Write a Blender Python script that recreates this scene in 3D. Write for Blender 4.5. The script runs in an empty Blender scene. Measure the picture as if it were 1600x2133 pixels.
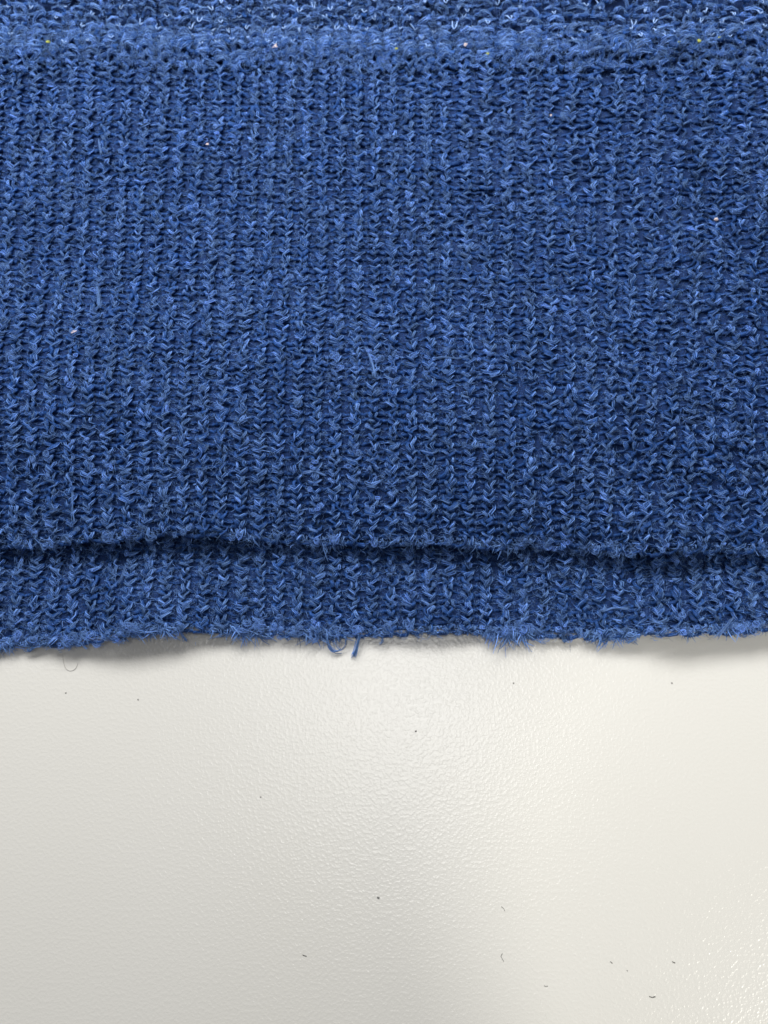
import bpy, math
import numpy as np
from mathutils import Vector

rng = np.random.default_rng(7)
SC = bpy.context.scene
COL = SC.collection
MM = 0.001
R = math.radians

# ------------------------------------------------------------------ camera
TILT, DIST, HALFW = R(11), 130.0, 19.0            # tilt, distance in mm, half horizontal field in degrees
TAN = math.tan(R(HALFW))
CAM = np.array([0.0, -DIST*math.sin(TILT), 4.0 + DIST*math.cos(TILT)])
cd = bpy.data.cameras.new('camera'); cam = bpy.data.objects.new('camera', cd); COL.objects.link(cam)
cam.location = Vector(CAM*MM); cam.rotation_euler = (TILT, 0, 0)
cd.sensor_fit = 'HORIZONTAL'; cd.angle = 2*R(HALFW); cd.clip_start = 0.002; cd.clip_end = 20
cd.dof.use_dof = True; cd.dof.focus_distance = 0.1275; cd.dof.aperture_fstop = 40
SC.camera = cam

def at(px, py, z=0.0):
    """world point (mm) at height z seen at photograph pixel px, py (1600 x 2133)"""
    px = np.asarray(px, float); py = np.asarray(py, float)
    u = (px-800)/800*TAN; v = -(py-1066.5)/800*TAN
    c, s = math.cos(TILT), math.sin(TILT)
    dx = u; dy = v*c + s; dz = v*s - c
    t = (z-CAM[2])/dz
    return CAM[0]+dx*t, CAM[1]+dy*t

# ------------------------------------------------------------------ light (a room with lamps, and an added spot)
w = bpy.data.worlds.new('World'); SC.world = w; w.use_nodes = True
w.node_tree.nodes['Background'].inputs[0].default_value = (0.98, 0.98, 1.0, 1)
w.node_tree.nodes['Background'].inputs[1].default_value = 0.215
SC.view_settings.view_transform = 'Standard'; SC.view_settings.look = 'None'
SC.view_settings.exposure = 0; SC.view_settings.gamma = 1

def lamp(name, typ, loc, target, power, color, **kw):
    d = bpy.data.lights.new(name, typ); o = bpy.data.objects.new(name, d); COL.objects.link(o)
    o.location = loc
    o.rotation_euler = (Vector(target)-Vector(loc)).to_track_quat('-Z', 'Y').to_euler()
    d.energy = power; d.color = color
    for k, v in kw.items(): setattr(d, k, v)
    return o
lamp('desk_lamp', 'AREA', (-0.03, 0.135, 0.155), (-0.012, 0.06, 0), 0.675, (1.0, 0.985, 0.96), shape='RECTANGLE', size=0.20, size_y=0.08)
lamp('overhead_lamp', 'AREA', (0.03, 0.0, 1.75), (0.0, 0, 0), 2.3, (1.0, 0.99, 0.97), shape='DISK', size=0.18)
SX, SY = at(1930, 1990)
lamp('shadow_edge_spot', 'SPOT', (0.95, -0.75, 1.75), (float(SX)*MM, float(SY)*MM, 0), 62, (1.0, 0.965, 0.87), spot_size=R(2.62), spot_blend=0.18, shadow_soft_size=0.008)  # added narrow cone; its rim stands in for the phone's shadow edge

# ------------------------------------------------------------------ materials
def nodes(name):
    m = bpy.data.materials.new(name); m.use_nodes = True
    nt = m.node_tree; return m, nt, nt.nodes['Principled BSDF']

def yarn_material(name, base, rough, sheen, var=0.35, spec=0.25, through=0.0, grain=False):
    m, nt, b = nodes(name)
    a = nt.nodes.new('ShaderNodeAttribute'); a.attribute_name = 'tone'
    mr = nt.nodes.new('ShaderNodeMapRange')
    mr.inputs['To Min'].default_value = 1-var; mr.inputs['To Max'].default_value = 1+var
    nt.links.new(a.outputs['Fac'], mr.inputs['Value'])
    mx = nt.nodes.new('ShaderNodeVectorMath'); mx.operation = 'SCALE'
    mx.inputs[0].default_value = base
    nt.links.new(mr.outputs[0], mx.inputs['Scale'])
    if grain:
        tc = nt.nodes.new('ShaderNodeTexCoord'); nz = nt.nodes.new('ShaderNodeTexNoise')
        nz.inputs['Scale'].default_value = 7000; nz.inputs['Detail'].default_value = 2
        nt.links.new(tc.outputs['Object'], nz.inputs['Vector'])
        m2 = nt.nodes.new('ShaderNodeMapRange'); m2.inputs['From Min'].default_value = .3; m2.inputs['From Max'].default_value = .7
        m2.inputs['To Min'].default_value = .45; m2.inputs['To Max'].default_value = 1.9
        nt.links.new(nz.outputs['Fac'], m2.inputs['Value'])
        mu = nt.nodes.new('ShaderNodeMath'); mu.operation = 'MULTIPLY'
        nt.links.new(mr.outputs[0], mu.inputs[0]); nt.links.new(m2.outputs[0], mu.inputs[1]); nt.links.new(mu.outputs[0], mx.inputs['Scale'])
        bp = nt.nodes.new('ShaderNodeBump'); bp.inputs['Distance'].default_value = 0.00012; bp.inputs['Strength'].default_value = 0.8
        nt.links.new(nz.outputs['Fac'], bp.inputs['Height']); nt.links.new(bp.outputs[0], b.inputs['Normal'])
    nt.links.new(mx.outputs[0], b.inputs['Base Color'])
    b.inputs['Roughness'].default_value = rough
    b.inputs['Specular IOR Level'].default_value = spec
    b.inputs['Sheen Weight'].default_value = sheen
    b.inputs['Sheen Roughness'].default_value = 0.5
    b.inputs['Sheen Tint'].default_value = (0.5, 0.66, 1.0, 1)
    if through:                                     # thin fibres let part of the light through
        tr = nt.nodes.new('ShaderNodeBsdfTranslucent'); ms = nt.nodes.new('ShaderNodeMixShader')
        out = nt.nodes['Material Output']; ms.inputs[0].default_value = through
        nt.links.new(mx.outputs[0], tr.inputs['Color']); nt.links.new(b.outputs[0], ms.inputs[1])
        nt.links.new(tr.outputs[0], ms.inputs[2]); nt.links.new(ms.outputs[0], out.inputs['Surface'])
    return m
M_YARN = yarn_material('blue_yarn', (0.011, 0.048, 0.178), 0.6, 0.0, grain=True)  # core colour darkened to paint shade into the gaps between stitches
M_FUZZ = yarn_material('blue_fuzz', (0.165, 0.320, 0.675), 0.4, 0.05, 0.75, 0.28, 0.3)  # same yarn made paler, putting highlights into the fibre colour
M_SHINY = yarn_material('shiny_blue_filament', (0.30, 0.48, 0.86), 0.3, 0.1, 0.25, 0.5)
M_BACK = yarn_material('blue_backing', (0.006, 0.025, 0.10), 0.8, 0.0, 0.1, grain=True)  # darker than the yarn: shade of the holes put into the colour

def plain(name, col, rough=0.6):
    m, nt, b = nodes(name)
    b.inputs['Base Color'].default_value = (*col, 1); b.inputs['Roughness'].default_value = rough
    n = nt.nodes.new('ShaderNodeTexNoise'); n.inputs['Scale'].default_value = 9000
    tc = nt.nodes.new('ShaderNodeTexCoord'); nt.links.new(tc.outputs['Object'], n.inputs['Vector'])
    bp = nt.nodes.new('ShaderNodeBump'); bp.inputs['Distance'].default_value = 0.00005
    nt.links.new(n.outputs['Fac'], bp.inputs['Height']); nt.links.new(bp.outputs[0], b.inputs['Normal'])
    return m
M_WHITE = plain('white_lint', (0.62, 0.52, 0.52)); M_YELLOW = plain('yellow_lint', (0.30, 0.34, 0.06))
M_DARK = plain('dark_fibre', (0.035, 0.032, 0.03)); M_GREY = plain('grey_dust', (0.17, 0.17, 0.165))
M_FAINT = plain('faint_dust', (0.33, 0.32, 0.31))
M_CLEAR = plain('pale_hair', (0.45, 0.44, 0.42), 0.3)

def table_material():
    m, nt, b = nodes('white_textured_laminate')
    tc = nt.nodes.new('ShaderNodeTexCoord')
    n1 = nt.nodes.new('ShaderNodeTexNoise'); n1.inputs['Scale'].default_value = 2600; n1.inputs['Detail'].default_value = 1.5
    n2 = nt.nodes.new('ShaderNodeTexNoise'); n2.inputs['Scale'].default_value = 25; n2.inputs['Detail'].default_value = 3
    n3 = nt.nodes.new('ShaderNodeTexNoise'); n3.inputs['Scale'].default_value = 420; n3.inputs['Detail'].default_value = 2
    for n in (n1, n2, n3): nt.links.new(tc.outputs['Object'], n.inputs['Vector'])
    rp = nt.nodes.new('ShaderNodeValToRGB')
    rp.color_ramp.elements[0].position = 0.42; rp.color_ramp.elements[1].position = 0.72
    nt.links.new(n1.outputs['Fac'], rp.inputs[0])
    ad = nt.nodes.new('ShaderNodeMath'); ad.operation = 'MULTIPLY_ADD'; ad.inputs[1].default_value = 0.12
    nt.links.new(n3.outputs['Fac'], ad.inputs[0]); nt.links.new(rp.outputs[0], ad.inputs[2])
    bp = nt.nodes.new('ShaderNodeBump'); bp.inputs['Strength'].default_value = 0.5; bp.inputs['Distance'].default_value = 0.000022
    nt.links.new(ad.outputs[0], bp.inputs['Height']); nt.links.new(bp.outputs[0], b.inputs['Normal'])
    mx = nt.nodes.new('ShaderNodeMix'); mx.data_type = 'RGBA'
    mx.inputs[6].default_value = (0.672, 0.662, 0.618, 1); mx.inputs[7].default_value = (0.705, 0.70, 0.672, 1)
    nt.links.new(n2.outputs['Fac'], mx.inputs[0]); nt.links.new(mx.outputs[2], b.inputs['Base Color'])
    b.inputs['Roughness'].default_value = 0.23; b.inputs['Specular IOR Level'].default_value = 0.5
    return m

# ------------------------------------------------------------------ mesh helpers
def make_obj(name, verts, faces, mat, parent=None, tone=None, smooth=True):
    """verts (N,3) in mm, faces (M,4) or (M,3) -> one linked mesh object in metres"""
    me = bpy.data.meshes.new(name)
    verts = np.ascontiguousarray(verts*MM, dtype=np.float32); faces = np.ascontiguousarray(faces, dtype=np.int32)
    nf, k = faces.shape
    me.vertices.add(len(verts)); me.vertices.foreach_set('co', verts.ravel())
    me.loops.add(nf*k); me.loops.foreach_set('vertex_index', faces.ravel())
    me.polygons.add(nf)
    me.polygons.foreach_set('loop_start', np.arange(0, nf*k, k, dtype=np.int32))
    me.polygons.foreach_set('use_smooth', np.full(nf, smooth))
    me.update(calc_edges=True)
    if tone is not None:
        at_ = me.attributes.new('tone', 'FLOAT', 'POINT')
        at_.data.foreach_set('value', np.ascontiguousarray(tone, dtype=np.float32))
    me.materials.append(mat)
    o = bpy.data.objects.new(name, me); COL.objects.link(o)
    if parent: o.parent = parent
    return o

def norm(v): return v/np.maximum(np.linalg.norm(v, axis=-1, keepdims=True), 1e-9)

def tubes(P, rad, k=6, ref=(0, 0, 1), twist=None):
    """P (N,S,3) paths, rad (N,S) -> verts, quad faces; also returns frames"""
    N, S, _ = P.shape
    T = np.empty_like(P); T[:, 1:-1] = P[:, 2:]-P[:, :-2]; T[:, 0] = P[:, 1]-P[:, 0]; T[:, -1] = P[:, -1]-P[:, -2]
    T = norm(T)
    rf = np.broadcast_to(np.asarray(ref, float), P.shape)
    B = norm(np.cross(T, rf)); Nn = np.cross(B, T)
    a = np.arange(k)*2*np.pi/k
    V = P[:, :, None] + rad[:, :, None, None]*(np.cos(a)[:, None]*B[:, :, None] + np.sin(a)[:, None]*Nn[:, :, None])
    idx = np.arange(N*S*k).reshape(N, S, k)
    A = idx[:, :-1]; C = idx[:, 1:]
    F = np.stack([A, np.roll(A, -1, 2), np.roll(C, -1, 2), C], -1).reshape(-1, 4)
    return V.reshape(-1, 3), F, T, B, Nn

def smooth_noise(seed, scale, n=14):
    r = np.random.default_rng(seed)
    k = r.normal(size=(n, 2))/scale; ph = r.uniform(0, 2*np.pi, n)
    def f(x, y):
        x = np.asarray(x, float); y = np.asarray(y, float); s = 0
        for (a, b), p in zip(k, ph): s = s + np.sin(a*x+b*y+p)
        return s/math.sqrt(n/2)
    return f
n_big = smooth_noise(1, 14.0); n_mid = smooth_noise(2, 5.0); n_small = smooth_noise(3, 1.6); n_fz = smooth_noise(4, 1.5)
n_edge = smooth_noise(5, 1.3)

# ------------------------------------------------------------------ table
tx, ty = 340.0, 260.0
def slab():
    import bmesh
    bm = bmesh.new(); bmesh.ops.create_cube(bm, size=1)
    bmesh.ops.scale(bm, vec=(2*tx*MM, 2*ty*MM, 0.025), verts=bm.verts)
    bmesh.ops.translate(bm, vec=(0, 0, -0.0125), verts=bm.verts)
    bmesh.ops.bevel(bm, geom=bm.edges[:], offset=0.002, segments=3, affect='EDGES')
    me = bpy.data.meshes.new('tabletop'); bm.to_mesh(me); bm.free()
    me.materials.append(table_material())
    o = bpy.data.objects.new('tabletop', me); COL.objects.link(o); return o
table = slab(); table['kind'] = 'structure'

# ------------------------------------------------------------------ knit geometry
W, C = 2.2, 0.93                                   # column width and row height in mm
xe_f = np.array([-500, 0, 200, 300, 420, 560, 700, 860, 1000, 1250, 1350, 1600, 2100.])
ye_f = np.array([1150, 1138, 1124, 1117, 1112, 1120, 1130, 1128, 1134, 1142, 1152, 1142, 1140.])
xe_b = np.array([-500, 0, 200, 300, 450, 600, 750, 870, 1000, 1200, 1400, 1600, 2100.])
ye_b = np.array([1352, 1342, 1338, 1318, 1313, 1321, 1327, 1316, 1318, 1326, 1322, 1308, 1300.])
XF, YF = at(xe_f, ye_f, 4.0); XB, YB = at(xe_b, ye_b, 1.8)
def smooth_interp(x, X, Y):
    return sum(np.interp(np.asarray(x)+d, X, Y) for d in (-3, -1.5, 0, 1.5, 3))/5
edge_f = lambda x: smooth_interp(x, XF, YF)
edge_b = lambda x: smooth_interp(x, XB, YB)
Y_BAND0 = float(at(800, 126, 2.5)[1]); Y_BAND1 = float(at(800, 68, 2.5)[1])
BX = [float(at(p, 1330)[0]) for p in (310, 890, 1430, 1640)]

def lift(x, y):
    d = np.maximum(y-edge_b(x), 0)
    s = 1.8*np.exp(-((x-BX[0])/8)**2) + 0.7*np.exp(-((x-BX[1])/5)**2) + 1.9*np.exp(-((x-BX[2])/7)**2) + 1.2*np.exp(-((x-BX[3])/5)**2)
    return s*np.exp(-(d/7)**2)
VX, VY = at(np.array([1440., 1640.]), np.array([330., 640.]), 4.0)
def z_back(x, y):
    return 1.1 + lift(x, y) + 0.16*n_big(x, y) + 0.08*n_mid(x, y)
def z_front(x, y):
    d = np.maximum(y-edge_f(x), 0)
    z = 1.1 + 0.16*n_big(x, y) + lift(x, y-4)*0.4 + 2.5 + 0.16*n_mid(x+40, y) + 0.42*n_big(x-30, y+9)
    z = z - 0.6*np.exp(-(d/1.8)**2) + 0.15*np.exp(-(d/4)**2)*n_mid(x*1.3+9, 0*x)
    z = z + 2.3*np.exp(-((d-17)/13)**2) - 0.026*np.maximum(y-5, 0)
    z = z + 0.9*np.exp(-((x-float(at(1370, 1140, 4)[0]))/6)**2 - (d/8)**2)
    # a crease running down the right side
    tx_, ty_ = VX[1]-VX[0], VY[1]-VY[0]; L_ = math.hypot(tx_, ty_)
    al = ((x-VX[0])*tx_+(y-VY[0])*ty_)/L_; ac = ((x-VX[0])*ty_-(y-VY[0])*tx_)/L_
    z = z + (-1.3*np.exp(-(ac/1.9)**2) + 0.8*np.exp(-((ac-5)/3)**2))*np.exp(-((al-L_/2)/(L_*.6))**2)
    z = z + 0.8*np.exp(-((y-(Y_BAND0+Y_BAND1)/2 - 0.5*n_mid(x, 3))/1.6)**2)
    return np.maximum(z, 1.3)

def wale_shift(x, y):
    """columns lean to the right towards the upper right corner and a little left at the left"""
    s = np.clip((x-8)/40, 0, 1.3)
    return s*0.16*np.maximum(y+8, 0) - 0.03*np.clip((-x-15)/30, 0, 1)*np.maximum(y, 0) + 0.25*n_big(x*0.6, y*0.6)
def row_sag(x):
    return 0.06*np.clip(x-10, 0, 60)**1.0*0.6

def lattice(seed, ni, nj, amp):
    return np.random.default_rng(seed).normal(0, amp, (ni+2, nj))

def build_loops(i0, i1, y_of_row, rows, zfun, A, H, d, rad, seed, flip=1.0, S=11, jit=1.02, E=0.32):
    """stockinette loops: returns P (cols, rows, S, 3) and radius"""
    ni, nj = i1-i0, len(rows)
    t = np.linspace(0, 2*np.pi, S); f = t/(2*np.pi); fs = f*f*(3-2*f)
    I = np.arange(i0, i1)[:, None, None]; J = np.asarray(rows, float)[None, :, None]
    L = [lattice(seed+q, ni, nj, 1.0) for q in range(5)]
    x0 = W*(I+f) + 0*J; jf = 1+0.75*np.clip((x0-8)/22, 0, 1)
    def jn(q): return jf*(L[q][:ni, :, None]*(1-fs) + L[q][1:ni+1, :, None]*fs)
    Ast = A*(1+0.28*L[3][:ni, :, None]*jit); Hst = H*(1+0.16*L[4][:ni, :, None]*jit)
    yb = y_of_row(x0, J)
    x = x0 + Ast*np.sin(2*t) + E*np.sin(t) + 0.11*jit*jn(0)
    y = yb - Hst*np.cos(t) + 0.10*jit*jn(1)
    sag = np.random.default_rng(seed+9).normal(0, 0.10*jit, (ni, nj, 1))
    y = y + sag*np.sin(t)*2
    y = y - row_sag(x)*np.clip((y+10)/30, 0, 1)
    x = x + wale_shift(x, y)
    z = zfun(x, y) - flip*d*np.cos(2*t) + 0.09*jit*jn(2)
    P = np.stack([x, y, z], -1)
    rr = rad*(1+0.14*n_small(x*2.1+7, y*2.1)+0.24*np.random.default_rng(seed+20).normal(size=x.shape))
    return P, np.clip(rr, rad*0.6, rad*1.5)

def fuzz(P, rr, n, seed, length=(0.35, 1.0), r0=0.021, along=0.8, out=0.5, rand=0.55, on=(1, 2, 6, 7), legs=0.6):
    """short fibres growing off the yarn: verts, faces, tone"""
    r = np.random.default_rng(seed)
    Cc, Rr, S, _ = P.shape
    ci = r.integers(0, Cc, n*3); ri = r.integers(0, Rr, n*3); si = np.where(r.random(n*3) < legs, r.choice(list(on), n*3)+r.integers(0, 3, n*3), r.integers(1, S-1, n*3)); si = np.clip(si, 1, S-2)
    p = P[ci, ri, si]
    prob = np.clip(0.42+0.5*n_fz(p[:, 0], p[:, 1]), 0.06, 1)*np.where(np.abs(p[:, 0]) > 49, .2, 1)
    k = np.nonzero(r.random(n*3) < prob)[0][:n]; ci, ri, si, p = ci[k], ri[k], si[k], p[k]
    n = len(k)
    T = norm(P[ci, ri, si+1]-P[ci, ri, si-1]); B = norm(np.cross(T, [0, 0, 1.])); N = np.cross(B, T)
    th = r.normal(np.pi/2, 0.75, n)
    o = np.cos(th)[:, None]*B + np.sin(th)[:, None]*N
    sgn = r.choice([-1., 1.], n)[:, None]
    D = norm(along*sgn*T + out*o*r.uniform(0, 1, (n, 1)) + rand*r.normal(size=(n, 3))*[1, 1, .55])
    Ln = r.uniform(*length, n)[:, None]*r.uniform(0.5, 1.2, (n, 1))
    bend = r.normal(size=(n, 3))*[.5, .5, .25]; bend[:, 2] -= 0.28
    s = np.linspace(0, 1, 3)
    st = p + rr[ci, ri, si][:, None]*o*0.9 - D*Ln*0.35
    Q = st[:, None] + D[:, None]*(Ln[:, None]*s[None, :, None]) + bend[:, None]*(Ln[:, None]*0.6*(s**2)[None, :, None])
    rad = r0*r.uniform(0.6, 1.5, (n, 1))*np.array([0.9, 1, .35])[None]
    v, f, *_ = tubes(Q, rad, 3, ref=(0.31, 0.22, 0.92))
    tone = np.repeat(np.clip(r.normal(0.5, 0.25, n), 0, 1), 9)
    return v, f, tone

def plies(P, rr, n, seed, r0=0.034, on=(1, 2, 6, 7)):
    """filaments that follow the yarn and twist round it: verts, faces, tone"""
    r = np.random.default_rng(seed); m = 3
    Cc, Rr, S, _ = P.shape
    wgt = r.uniform(.18, 1, (Cc, Rr, 2)); base = np.clip(r.normal(.56, .2, (Cc, Rr, 2)), 0, 1)
    ci = r.integers(0, Cc, n*4); ri = r.integers(0, Rr, n*4); sd = r.integers(0, 2, n*4)
    k = np.nonzero(r.random(n*4) < wgt[ci, ri, sd])[0][:n]; ci, ri, sd = ci[k][:, None], ri[k][:, None], sd[k]; n = len(k)
    half = len(on)//2; pick = np.array(on)[np.where(sd == 0, 0, half)+r.integers(0, half, n)]
    si = np.where(r.random(n) < .85, pick, r.integers(0, S-m+1, n))[:, None]+np.arange(m)[None]
    p = P[ci, ri, si]; q = rr[ci, ri, si]
    T = np.gradient(p, axis=1); T = norm(T); B = norm(np.cross(T, [0, 0, 1.])); N = np.cross(B, T)
    th = r.normal(np.pi/2, 0.8, (n, 1)) + r.normal(0.5, 0.35, (n, 1))*np.linspace(-1, 1, m)[None]
    lift_ = 1.0 + np.abs(r.normal(0, .22, (n, 1)))*np.linspace(0, 1, m)[None]**2 * 1.5
    Q = p + (q*lift_)[..., None]*(np.cos(th)[..., None]*B + np.sin(th)[..., None]*N)
    v, f, *_ = tubes(Q, r0*r.uniform(.5, 1.5, (n, 1))*np.array([.45, 1, .45])[None], 3, ref=(.31, .22, .92))
    return v, f, np.repeat(np.clip(base[ci[:, 0], ri[:, 0], sd]+r.normal(0, .16, n), 0, 1), m*3)

def clumps(P, rr, n, seed, m=20, size=0.28):
    """woolly tufts of fine fibre sitting between and on the stitches"""
    r = np.random.default_rng(seed)
    Cc, Rr, S, _ = P.shape
    ci = r.integers(0, Cc, n*4); ri = r.integers(0, Rr, n*4); si = r.integers(0, S, n*4)
    p = P[ci, ri, si]
    k = np.nonzero((np.abs(p[:, 0]) < 51) & (r.random(n*4) < np.clip(.4+.4*n_fz(p[:, 0]+31, p[:, 1]), .05, 1)))[0][:n]
    p = p[k]; n = len(k); sz = size*r.uniform(.5, 1.5, (n, 1, 1)); st = r.uniform(.6, 1.5, (n, 1, 2))
    top = p[:, 2] + r.uniform(.05, .32, n)
    c = np.stack([p[:, 0], p[:, 1], top], -1)[:, None]
    D = norm(r.normal(size=(n, m, 3))); E = norm(np.cross(D, r.normal(size=(n, m, 3))))
    ax = np.concatenate([st, np.full((n, 1, 1), .6)], -1)
    tt = np.linspace(-1, 1, 3)[None, None, :, None]
    Q = c[:, :, None] + (sz*ax)[:, :, None]*(D[:, :, None]*(.85-.35*tt**2) + E[:, :, None]*tt*.9)
    N = n*m
    v, f, *_ = tubes(Q.reshape(N, 3, 3), 0.021*r.uniform(.6, 1.5, (N, 1))*np.array([.5, 1, .4])[None], 3, ref=(.31, .22, .92))
    tone = np.repeat(np.clip(np.repeat(r.normal(.62, .2, n), m)+r.normal(0, .12, N), 0, 1), 9)
    return v, f, tone

def gap_fuzz(P, n, seed):
    """matted fine fibre filling the furrows between the columns of stitches"""
    r = np.random.default_rng(seed)
    Cc, Rr, S, _ = P.shape
    p = P[r.integers(0, Cc, n), r.integers(0, Rr, n), r.choice([0, 0, 10, 10, 5], n)] + np.stack([r.normal(0, .32, n), r.normal(0, .42, n), r.uniform(.1, .5, n)], -1)
    p = p[np.abs(p[:, 0]) < 51]; n = len(p)
    D = norm(r.normal(size=(n, 3))*[1, 1, .35]); E = r.normal(size=(n, 3))*[.5, .5, .2]
    L = r.uniform(.3, .85, (n, 1, 1)); tt = np.linspace(-.5, .5, 3)[None, :, None]
    Q = p[:, None] + L*(D[:, None]*tt + E[:, None]*tt**2*2)
    v, f, *_ = tubes(Q, 0.024*r.uniform(.6, 1.6, (n, 1))*np.array([.5, 1, .4])[None], 3, ref=(.31, .22, .92))
    return v, f, np.repeat(np.clip(r.normal(.38, .22, n), 0, 1), 9)

def hairy(P, rr, nf, npl, ncl, seed, parent, edge=0, on=(1, 2, 6, 7), **kw):
    parts = [fuzz(P, rr, nf, seed, on=on, **kw), plies(P, rr, npl, seed+500, on=on), clumps(P, rr, ncl, seed+600), gap_fuzz(P, int(nf*.62), seed+800)]
    if edge: parts.append(clumps(P[:, :1], rr[:, :1], edge, seed+700, m=24, size=0.46))
    V, F, T, b = [], [], [], 0
    for v, f, t in parts:
        V.append(v); F.append(f+b); T.append(t); b += len(v)
    o = make_obj('fuzz', np.concatenate(V), np.concatenate(F), M_FUZZ, parent, np.concatenate(T))
    o['kind'] = 'stuff'

def column_objects(P, rr, parent, seed, name='stitch_column', k=5):
    r = np.random.default_rng(seed)
    Cc, Rr, S, _ = P.shape
    for i in range(Cc):
        v, f, *_ = tubes(P[i], rr[i], k)
        t_st = np.clip(r.normal(0.5, 0.2, (Rr, 1)), 0, 1)
        tone = np.repeat(np.clip(t_st + r.normal(0, 0.12, (Rr, S)), 0, 1).ravel(), k)
        make_obj(name, v, f, M_YARN, parent, tone)

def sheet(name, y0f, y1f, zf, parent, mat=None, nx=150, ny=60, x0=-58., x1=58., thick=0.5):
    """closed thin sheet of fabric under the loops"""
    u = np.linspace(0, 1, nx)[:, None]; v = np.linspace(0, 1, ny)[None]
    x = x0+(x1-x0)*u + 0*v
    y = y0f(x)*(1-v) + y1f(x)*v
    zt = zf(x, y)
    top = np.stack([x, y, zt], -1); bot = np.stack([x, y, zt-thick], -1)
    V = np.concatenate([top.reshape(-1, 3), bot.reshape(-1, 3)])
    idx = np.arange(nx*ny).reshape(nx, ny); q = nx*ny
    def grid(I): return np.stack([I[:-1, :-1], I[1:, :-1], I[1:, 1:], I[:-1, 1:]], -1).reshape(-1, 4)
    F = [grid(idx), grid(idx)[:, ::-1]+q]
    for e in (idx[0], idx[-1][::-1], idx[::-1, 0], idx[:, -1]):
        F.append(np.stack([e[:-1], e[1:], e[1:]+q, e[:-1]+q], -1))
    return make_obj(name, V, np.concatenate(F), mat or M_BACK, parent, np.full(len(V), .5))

garment = bpy.data.objects.new('knit_garment', None); COL.objects.link(garment)
garment.location = (0, 0, 0); garment.empty_display_size = 0.01
garment['label'] = 'fuzzy blue knitted garment lying on the white tabletop, two hems one above the other'
garment['category'] = 'knitwear'

I0, I1 = -26, 26
# ---- back layer, the strip that shows under the front hem
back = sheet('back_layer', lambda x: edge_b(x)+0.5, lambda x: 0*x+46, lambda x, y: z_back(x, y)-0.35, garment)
back['label'] = 'lower hem strip touching the table'
rows_b = np.arange(0, 15)
Pb, Rb = build_loops(I0, I1, lambda x, j: edge_b(x+wale_shift(x, edge_b(x)))+C*0.55+C*j, rows_b, lambda x, y: z_back(x, y), 0.55, 0.57, 0.42, 0.22, 100)
column_objects(Pb, Rb, back, 5)
hairy(Pb, Rb, 14000, 10000, 480, 41, back, edge=190)

# ---- front layer
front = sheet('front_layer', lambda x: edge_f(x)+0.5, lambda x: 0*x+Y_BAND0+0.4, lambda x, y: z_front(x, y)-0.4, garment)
front['label'] = 'broad upper layer of blue knit with rows of V stitches'
n_rows = int((Y_BAND0 - (-6))/C)+1
rows_f = np.arange(0, n_rows)
def yrow_front(x, j):
    e = edge_f(x) + C*0.55
    span = Y_BAND0 - 0.2 - e
    return e + span*j/(n_rows-1)
Pf, Rf = build_loops(I0, I1, yrow_front, rows_f, z_front, 0.55, 0.57, 0.44, 0.22, 200)
column_objects(Pf, Rf, front, 6)
hairy(Pf, Rf, 44000, 36000, 2700, 42, front, edge=90)

# ---- ridge (seam band) across the top
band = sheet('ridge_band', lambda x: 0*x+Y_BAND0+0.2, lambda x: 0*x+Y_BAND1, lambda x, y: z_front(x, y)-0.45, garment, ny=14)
band['label'] = 'paler raised ridge running across the top'
nb = 6
Pr, Rr_ = build_loops(I0, I1, lambda x, j: Y_BAND0+0.3+(Y_BAND1-Y_BAND0)*j/(nb-1)+0*x, np.arange(nb), z_front, 0.30, 0.75, 0.22, 0.34, 300, flip=-1, jit=1.6, E=0)
column_objects(Pr, Rr_, band, 7)
hairy(Pr, Rr_, 10000, 7000, 520, 43, band, on=(0, 4, 5, 3, 8), out=0.8, rand=0.7)

# ---- loose knit strip above the ridge
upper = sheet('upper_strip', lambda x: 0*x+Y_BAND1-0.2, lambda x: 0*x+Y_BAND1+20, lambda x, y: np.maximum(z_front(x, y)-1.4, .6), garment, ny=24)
upper['label'] = 'loose open knit above the ridge with dark gaps between the loops'
nu = 8; CU = 1.45
Pu, Ru = build_loops(I0, I1, lambda x, j: Y_BAND1+0.6+CU*j+0*x, np.arange(nu), z_front, 0.34, 0.60, 0.34, 0.25, 400, flip=-1, jit=1.4, E=0)
column_objects(Pu, Ru, upper, 8)
hairy(Pu, Ru, 9000, 10000, 950, 44, upper, on=(0, 4, 5, 3, 8), out=0.7)

# shiny filament loops standing in V shapes on the upper strip and the ridge
r = np.random.default_rng(77)
for j in range(-2, 5):
    for i in range(-22, 23):
        if r.random() < (0.28 if j >= 0 else 0.4) + (0.3 if i < -13 or i > 17 else 0): continue
        xc = W*(i+0.5*(j % 2)) + r.normal(0, .25)
        yc = Y_BAND1 + (0.9 + CU*j if j >= 0 else -1.3 - 0.9*(j+1)) + r.normal(0, .3)
        xc += float(wale_shift(xc, yc)); zc = float(z_front(xc, yc)) + 0.38
        s = np.linspace(-1, 1, 11); hh = r.uniform(0.7, 1.7) if j >= 0 else r.uniform(.5, 1.0); ww = r.uniform(0.16, 0.42)
        legs = np.where(s < 0, r.uniform(.35, 1.1), r.uniform(.35, 1.1)); tl = r.normal(0, .28)
        rise = np.abs(s)**1.6*legs*hh
        path = np.stack([xc+ww*np.sign(s)*np.abs(s)**.6+tl*rise+r.normal(0, .03, 11), yc+rise, zc+0.22*np.sin(np.abs(s)*np.pi)-0.4*np.abs(s)**3+r.normal(0, .02, 11)], -1)[None]
        v, f, *_ = tubes(path, (r.uniform(.05, .10)*np.interp(np.abs(s), [0, .7, 1], [1, 1, .4]))[None], 5)
        make_obj('filament_loop', v, f, M_SHINY, upper if j >= 0 else band, np.full(len(v), r.uniform(.1, .8)))

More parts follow.
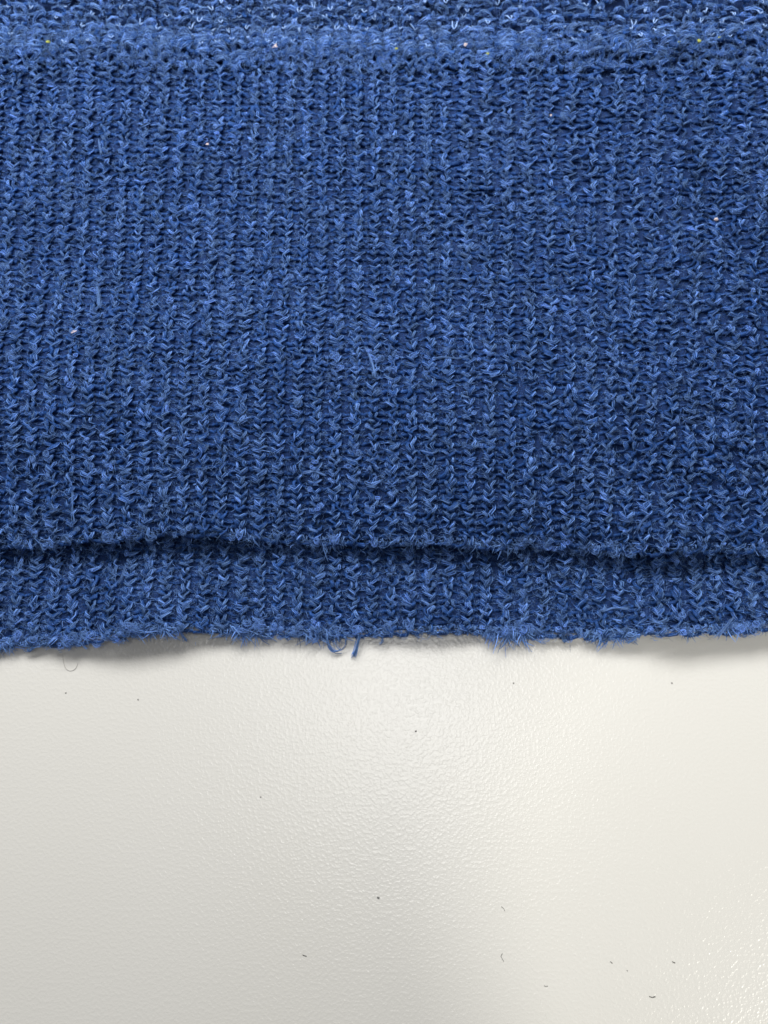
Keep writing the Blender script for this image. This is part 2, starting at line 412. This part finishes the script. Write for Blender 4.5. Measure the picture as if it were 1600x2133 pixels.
# ---- frayed tufts along the two hems, and loose fibres lying on the knit
def tuft_mesh(edge, zf, n, seed, length, drop, x0=-56, x1=56, r0=0.05):
    r = np.random.default_rng(seed)
    x = r.uniform(x0, x1, n); k = np.clip(0.5+0.5*n_edge(x, seed), 0.05, 1.3)
    y = edge(x)+r.uniform(0.0, 0.9, n); z = zf(x, y)+r.uniform(-.5, .25, n)
    D = norm(np.stack([r.normal(0, .75, n), -np.abs(r.normal(.7, .5, n)), r.normal(0.05, .3, n)], -1))
    L = r.uniform(*length, n)*k
    bend = np.stack([r.normal(0, .9, n), r.normal(.1, .6, n), -np.abs(r.normal(drop, .3, n))], -1)
    s = np.linspace(0, 1, 4)
    Q = np.stack([x, y, z], -1)[:, None] + D[:, None]*(L[:, None, None]*s[None, :, None]) + bend[:, None]*(L[:, None, None]*.6*(s**2)[None, :, None])
    Q[..., 2] = np.maximum(Q[..., 2], 0.08)
    v, f, *_ = tubes(Q, r0*r.uniform(.6, 1.6, (n, 1))*np.array([1, 1.1, .9, .3])[None], 3, ref=(.31, .22, .92))
    return v, f, np.repeat(np.clip(r.normal(.55, .2, n), 0, 1), 12)
v, f, tn = tuft_mesh(edge_b, z_back, 6000, 51, (0.5, 1.5), 0.4); o = make_obj('frayed_edge', v, f, M_FUZZ, back, tn); o['kind'] = 'stuff'
v, f, tn = tuft_mesh(edge_f, lambda x, y: z_front(x, y)-.25, 3400, 52, (0.35, 1.0), 0.8); o = make_obj('frayed_edge', v, f, M_FUZZ, front, tn); o['kind'] = 'stuff'

def strand(name, pts, zfun, rad, mat, parent, h=0.35, hairs=0, seed=0, label=None):
    """thread through photograph pixels, lying h mm above the surface zfun"""
    r = np.random.default_rng(seed)
    pts = np.array(pts, float); u = np.linspace(0, 1, len(pts)); s = np.linspace(0, 1, 16)
    px = np.interp(s, u, pts[:, 0]); py = np.interp(s, u, pts[:, 1])
    for _ in range(3):
        px[1:-1] = (px[:-2]+2*px[1:-1]+px[2:])/4; py[1:-1] = (py[:-2]+2*py[1:-1]+py[2:])/4
    z = np.full(16, 3.0)
    for _ in range(4):
        x, y = at(px, py, z); z = zfun(x, y)+h
    P = np.stack([x, y, z], -1)[None]
    if hairs == 0:
        v, f, *_ = tubes(P, rad*np.interp(s, [0, .1, .9, 1], [.4, 1, 1, .35])[None], 5)
        tone = np.full(len(v), .6)
    else:                                           # a loose bundle of fine hairs
        off = r.normal(0, rad*1.1, (hairs, 1, 3)) + r.normal(0, rad*1.3, (hairs, 1, 3))*(s[None, :, None]-.5)*2
        Q = P + off; v, f, *_ = tubes(Q, np.broadcast_to(rad*.45*np.interp(s, [0, .1, .9, 1], [.4, 1, 1, .35]), (hairs, 16)), 3, ref=(.31, .22, .92))
        tone = np.repeat(np.clip(r.normal(.5, .15, hairs), 0, 1), 48)
    o = make_obj(name, v, f, mat, parent, tone)
    if label: o['label'] = label
    return o
zf0 = lambda x, y: z_front(x, y)
for q, pts in enumerate([
        [(762, 722), (772, 745), (778, 765), (781, 785)], [(905, 748), (930, 744), (955, 748), (975, 742)],
        [(152, 1025), (151, 1050), (153, 1075), (155, 1088)], [(199, 585), (203, 605), (208, 640)],
        [(955, 515), (970, 511), (985, 518)], [(1345, 860), (1358, 850), (1372, 832)], [(440, 1085), (455, 1065), (470, 1050)],
        [(630, 985), (655, 980), (680, 990)], [(1326, 1105), (1338, 1085), (1352, 1070)], [(205, 290), (208, 305), (212, 320)], [(365, 985), (385, 975), (395, 960)]]):
    strand('loose_fibre', pts, zf0, 0.065, M_FUZZ, front, hairs=8, seed=q, h=0.55)
for q, pts in enumerate([[(1255, 1272), (1280, 1266), (1310, 1268)], [(1496, 1322), (1512, 1305), (1530, 1285)], [(245, 1215), (255, 1200), (262, 1182)], [(1000, 1290), (1012, 1270), (1020, 1262)]]):
    strand('loose_fibre', pts, z_back, 0.075, M_FUZZ, back, hairs=8, seed=40+q, h=0.5)
z_hang = lambda x, y: np.clip(z_back(x, y)*np.clip((y-edge_b(x)+2.4)/2.4, 0, 1), 0.15, 9)
for q, (pts, rd, hr) in enumerate([([(680, 1322), (684, 1345), (695, 1358), (708, 1356)], .09, 7), ([(706, 1325), (700, 1342), (710, 1356), (722, 1340), (718, 1326)], .06, 4),
        ([(748, 1322), (744, 1342), (740, 1358), (736, 1366)], .12, 10), ([(775, 1322), (795, 1328), (797, 1338), (789, 1344)], .06, 5),
        ([(55, 1350), (60, 1358), (70, 1348), (84, 1344)], .10, 8), ([(170, 1338), (178, 1350), (184, 1352)], .07, 6),
        ([(375, 1315), (382, 1328), (386, 1334)], .10, 8), ([(1174, 1322), (1173, 1338), (1180, 1332)], .09, 8), ([(1305, 1340), (1318, 1334), (1326, 1326)], .09, 7), ([(1240, 1322), (1238, 1334), (1232, 1338)], .08, 6)]):
    strand('hanging_thread', pts, z_hang, rd, M_FUZZ, back, hairs=hr, seed=60+q, h=0.15)
# small pills of felted fibre on the front layer
def pill(px, py, rad, seed):
    r = np.random.default_rng(seed); x, y = at(px, py, 4.5); x, y = float(x), float(y); z = float(z_front(x, y))+.45
    n = 110; D = norm(r.normal(size=(n, 3))); E = norm(r.normal(size=(n, 3))); s = np.linspace(-1, 1, 6)
    Q = np.array([x, y, z]) + rad*(D[:, None]*.75 + E[:, None]*s[None, :, None]*.8)*[1, 1, .7]
    Q = Q - rad*.4*D[:, None]*(s**2)[None, :, None]
    v, f, *_ = tubes(Q, np.full((n, 6), .022), 3, ref=(.3, .2, .9))
    make_obj('pill', v, f, M_FUZZ, front, np.repeat(np.clip(r.normal(.5, .2, n), 0, 1), 18))
for q, (px, py, rd) in enumerate([(622, 845, .62), (1285, 840, .5), (1060, 395, .5), (1215, 735, .5), (425, 815, .45), (985, 1040, .45), (715, 250, .5), (330, 250, .5), (1180, 225, .6), (1545, 590, .5)]):
    pill(px, py, rd, 90+q)

# ------------------------------------------------------------------ lint on the garment and specks on the table
def speck(name, label, cat, px, py, zfun, rad, mat, seed, group, flat=0.6, h=0.58):
    """an uneven little clump"""
    import bmesh
    r = np.random.default_rng(seed); rad = rad*.7
    z = 2.0
    for _ in range(4):
        x, y = at(px, py, z); z = float(zfun(x, y))+h
    bm = bmesh.new(); bmesh.ops.create_icosphere(bm, subdivisions=2, radius=1)
    for vv in bm.verts:
        k = 1+r.normal(0, .28); vv.co = Vector((vv.co.x*k*rad*1.2, vv.co.y*k*rad, vv.co.z*k*rad*flat))*MM
    me = bpy.data.meshes.new(name); bm.to_mesh(me); bm.free(); me.materials.append(mat)
    o = bpy.data.objects.new(name, me); COL.objects.link(o); o.location = (float(x)*MM, float(y)*MM, z*MM)
    o['label'] = label; o['category'] = cat; o['group'] = group
    return o
G = 'bits of lint caught in the blue knit'
speck('lint_speck', 'pinkish white lint speck caught in the knit near its left border', 'lint', 154, 693, zf0, .38, M_WHITE, 1, G)
speck('lint_speck', 'tiny white lint speck on the knit, below the ridge at left', 'lint', 432, 300, zf0, .2, M_WHITE, 2, G)
speck('lint_speck', 'pinkish lint speck in the pale ridge, left of the middle', 'lint', 574, 97, zf0, .35, M_WHITE, 3, G)
speck('lint_speck', 'white lint speck in the pale ridge, right of the middle', 'lint', 970, 93, zf0, .3, M_WHITE, 4, G)
speck('lint_speck', 'small white lint speck on the knit at upper right, below the ridge', 'lint', 1148, 240, zf0, .2, M_WHITE, 5, G)
speck('lint_speck', 'pale fluffy lint speck low in the dark fold at far right', 'lint', 1492, 457, zf0, .3, M_WHITE, 12, G)
speck('lint_speck', 'yellow green lint dot at the left end of the ridge', 'lint', 100, 87, zf0, .28, M_YELLOW, 6, G)
speck('lint_speck', 'olive lint dot in the middle of the ridge', 'lint', 826, 101, zf0, .25, M_YELLOW, 7, G)
speck('lint_speck', 'olive lint dot in the ridge beside the white speck', 'lint', 1016, 112, zf0, .22, M_YELLOW, 8, G)
for q, (px, py, t) in enumerate([(1415, 89, 'leftmost'), (1457, 85, 'middle'), (1500, 79, 'rightmost')]):
    speck('lint_speck', f'yellow green lint dot, {t} of the three in a row at upper right', 'lint', px, py, zf0, .3, M_YELLOW, 9+q, G)
flat0 = lambda x, y: 0*np.asarray(x)
G2 = 'dark specks and fibres on the white tabletop'
for q, (px, py, rd, lb) in enumerate([
        (866, 1523, .13, 'dark grey dust speck on the glossy patch below the hem'), (788, 1870, .16, 'dark dust speck on the tabletop, lower middle'),
        (1070, 1423, .10, 'tiny grey dust speck just below the hem, right of the middle'), (1400, 1423, .12, 'grey dust speck in the hem shadow at right'),
        (137, 1443, .11, 'grey dust speck on the tabletop below the hem at far left'), (288, 1457, .10, 'small round dust speck below the left hem shadow'),
        (543, 1660, .10, 'dark dust speck on the tabletop, left of the middle'), (1307, 2022, .08, 'tiny dark dust speck between the two straight fibres at lower right')]):
    speck('dust_speck', lb, 'dust', px, py, flat0, rd, M_GREY if q < 2 else M_FAINT, 30+q, G2, h=0.04)
def fibre(pts, lb, rad=0.035, mat=M_DARK):
    o = strand('fibre', pts, flat0, rad, mat, None, h=0.04)
    o['label'] = lb; o['category'] = 'fibre'; o['group'] = G2
fibre([(1352, 2075), (1358, 2078), (1366, 2076)], 'longest dark wavy fibre on the tabletop at lower right', .04)
fibre([(1400, 2003), (1404, 2005), (1407, 2006)], 'short dark fibre on the tabletop, right one of a pair', .04)
fibre([(1271, 2003), (1274, 2005), (1276, 2007)], 'very short dark fibre on the tabletop, left one of a pair', .04)
fibre([(630, 1989), (635, 1991), (639, 1992)], 'short dark fibre on the tabletop at lower left of the middle', .035)
fibre([(1044, 1888), (1049, 1892), (1052, 1898)], 'thin grey fibre above the curled one', .025, M_GREY)
fibre([(1047, 1986), (1043, 1992), (1047, 1998), (1050, 2004)], 'thin grey curled fibre on the tabletop, lower middle', .025, M_GREY)
fibre([(1133, 2053), (1137, 2055), (1142, 2054)], 'faint thin fibre lying left of the longest dark one', .022, M_GREY)
o = strand('hair', [(130, 1362), (134, 1392), (146, 1399), (158, 1394), (163, 1380)], flat0, .025, M_CLEAR, None, h=0.05)
o['label'] = 'fine pale hair curled on the tabletop under the hem at left'; o['category'] = 'hair'
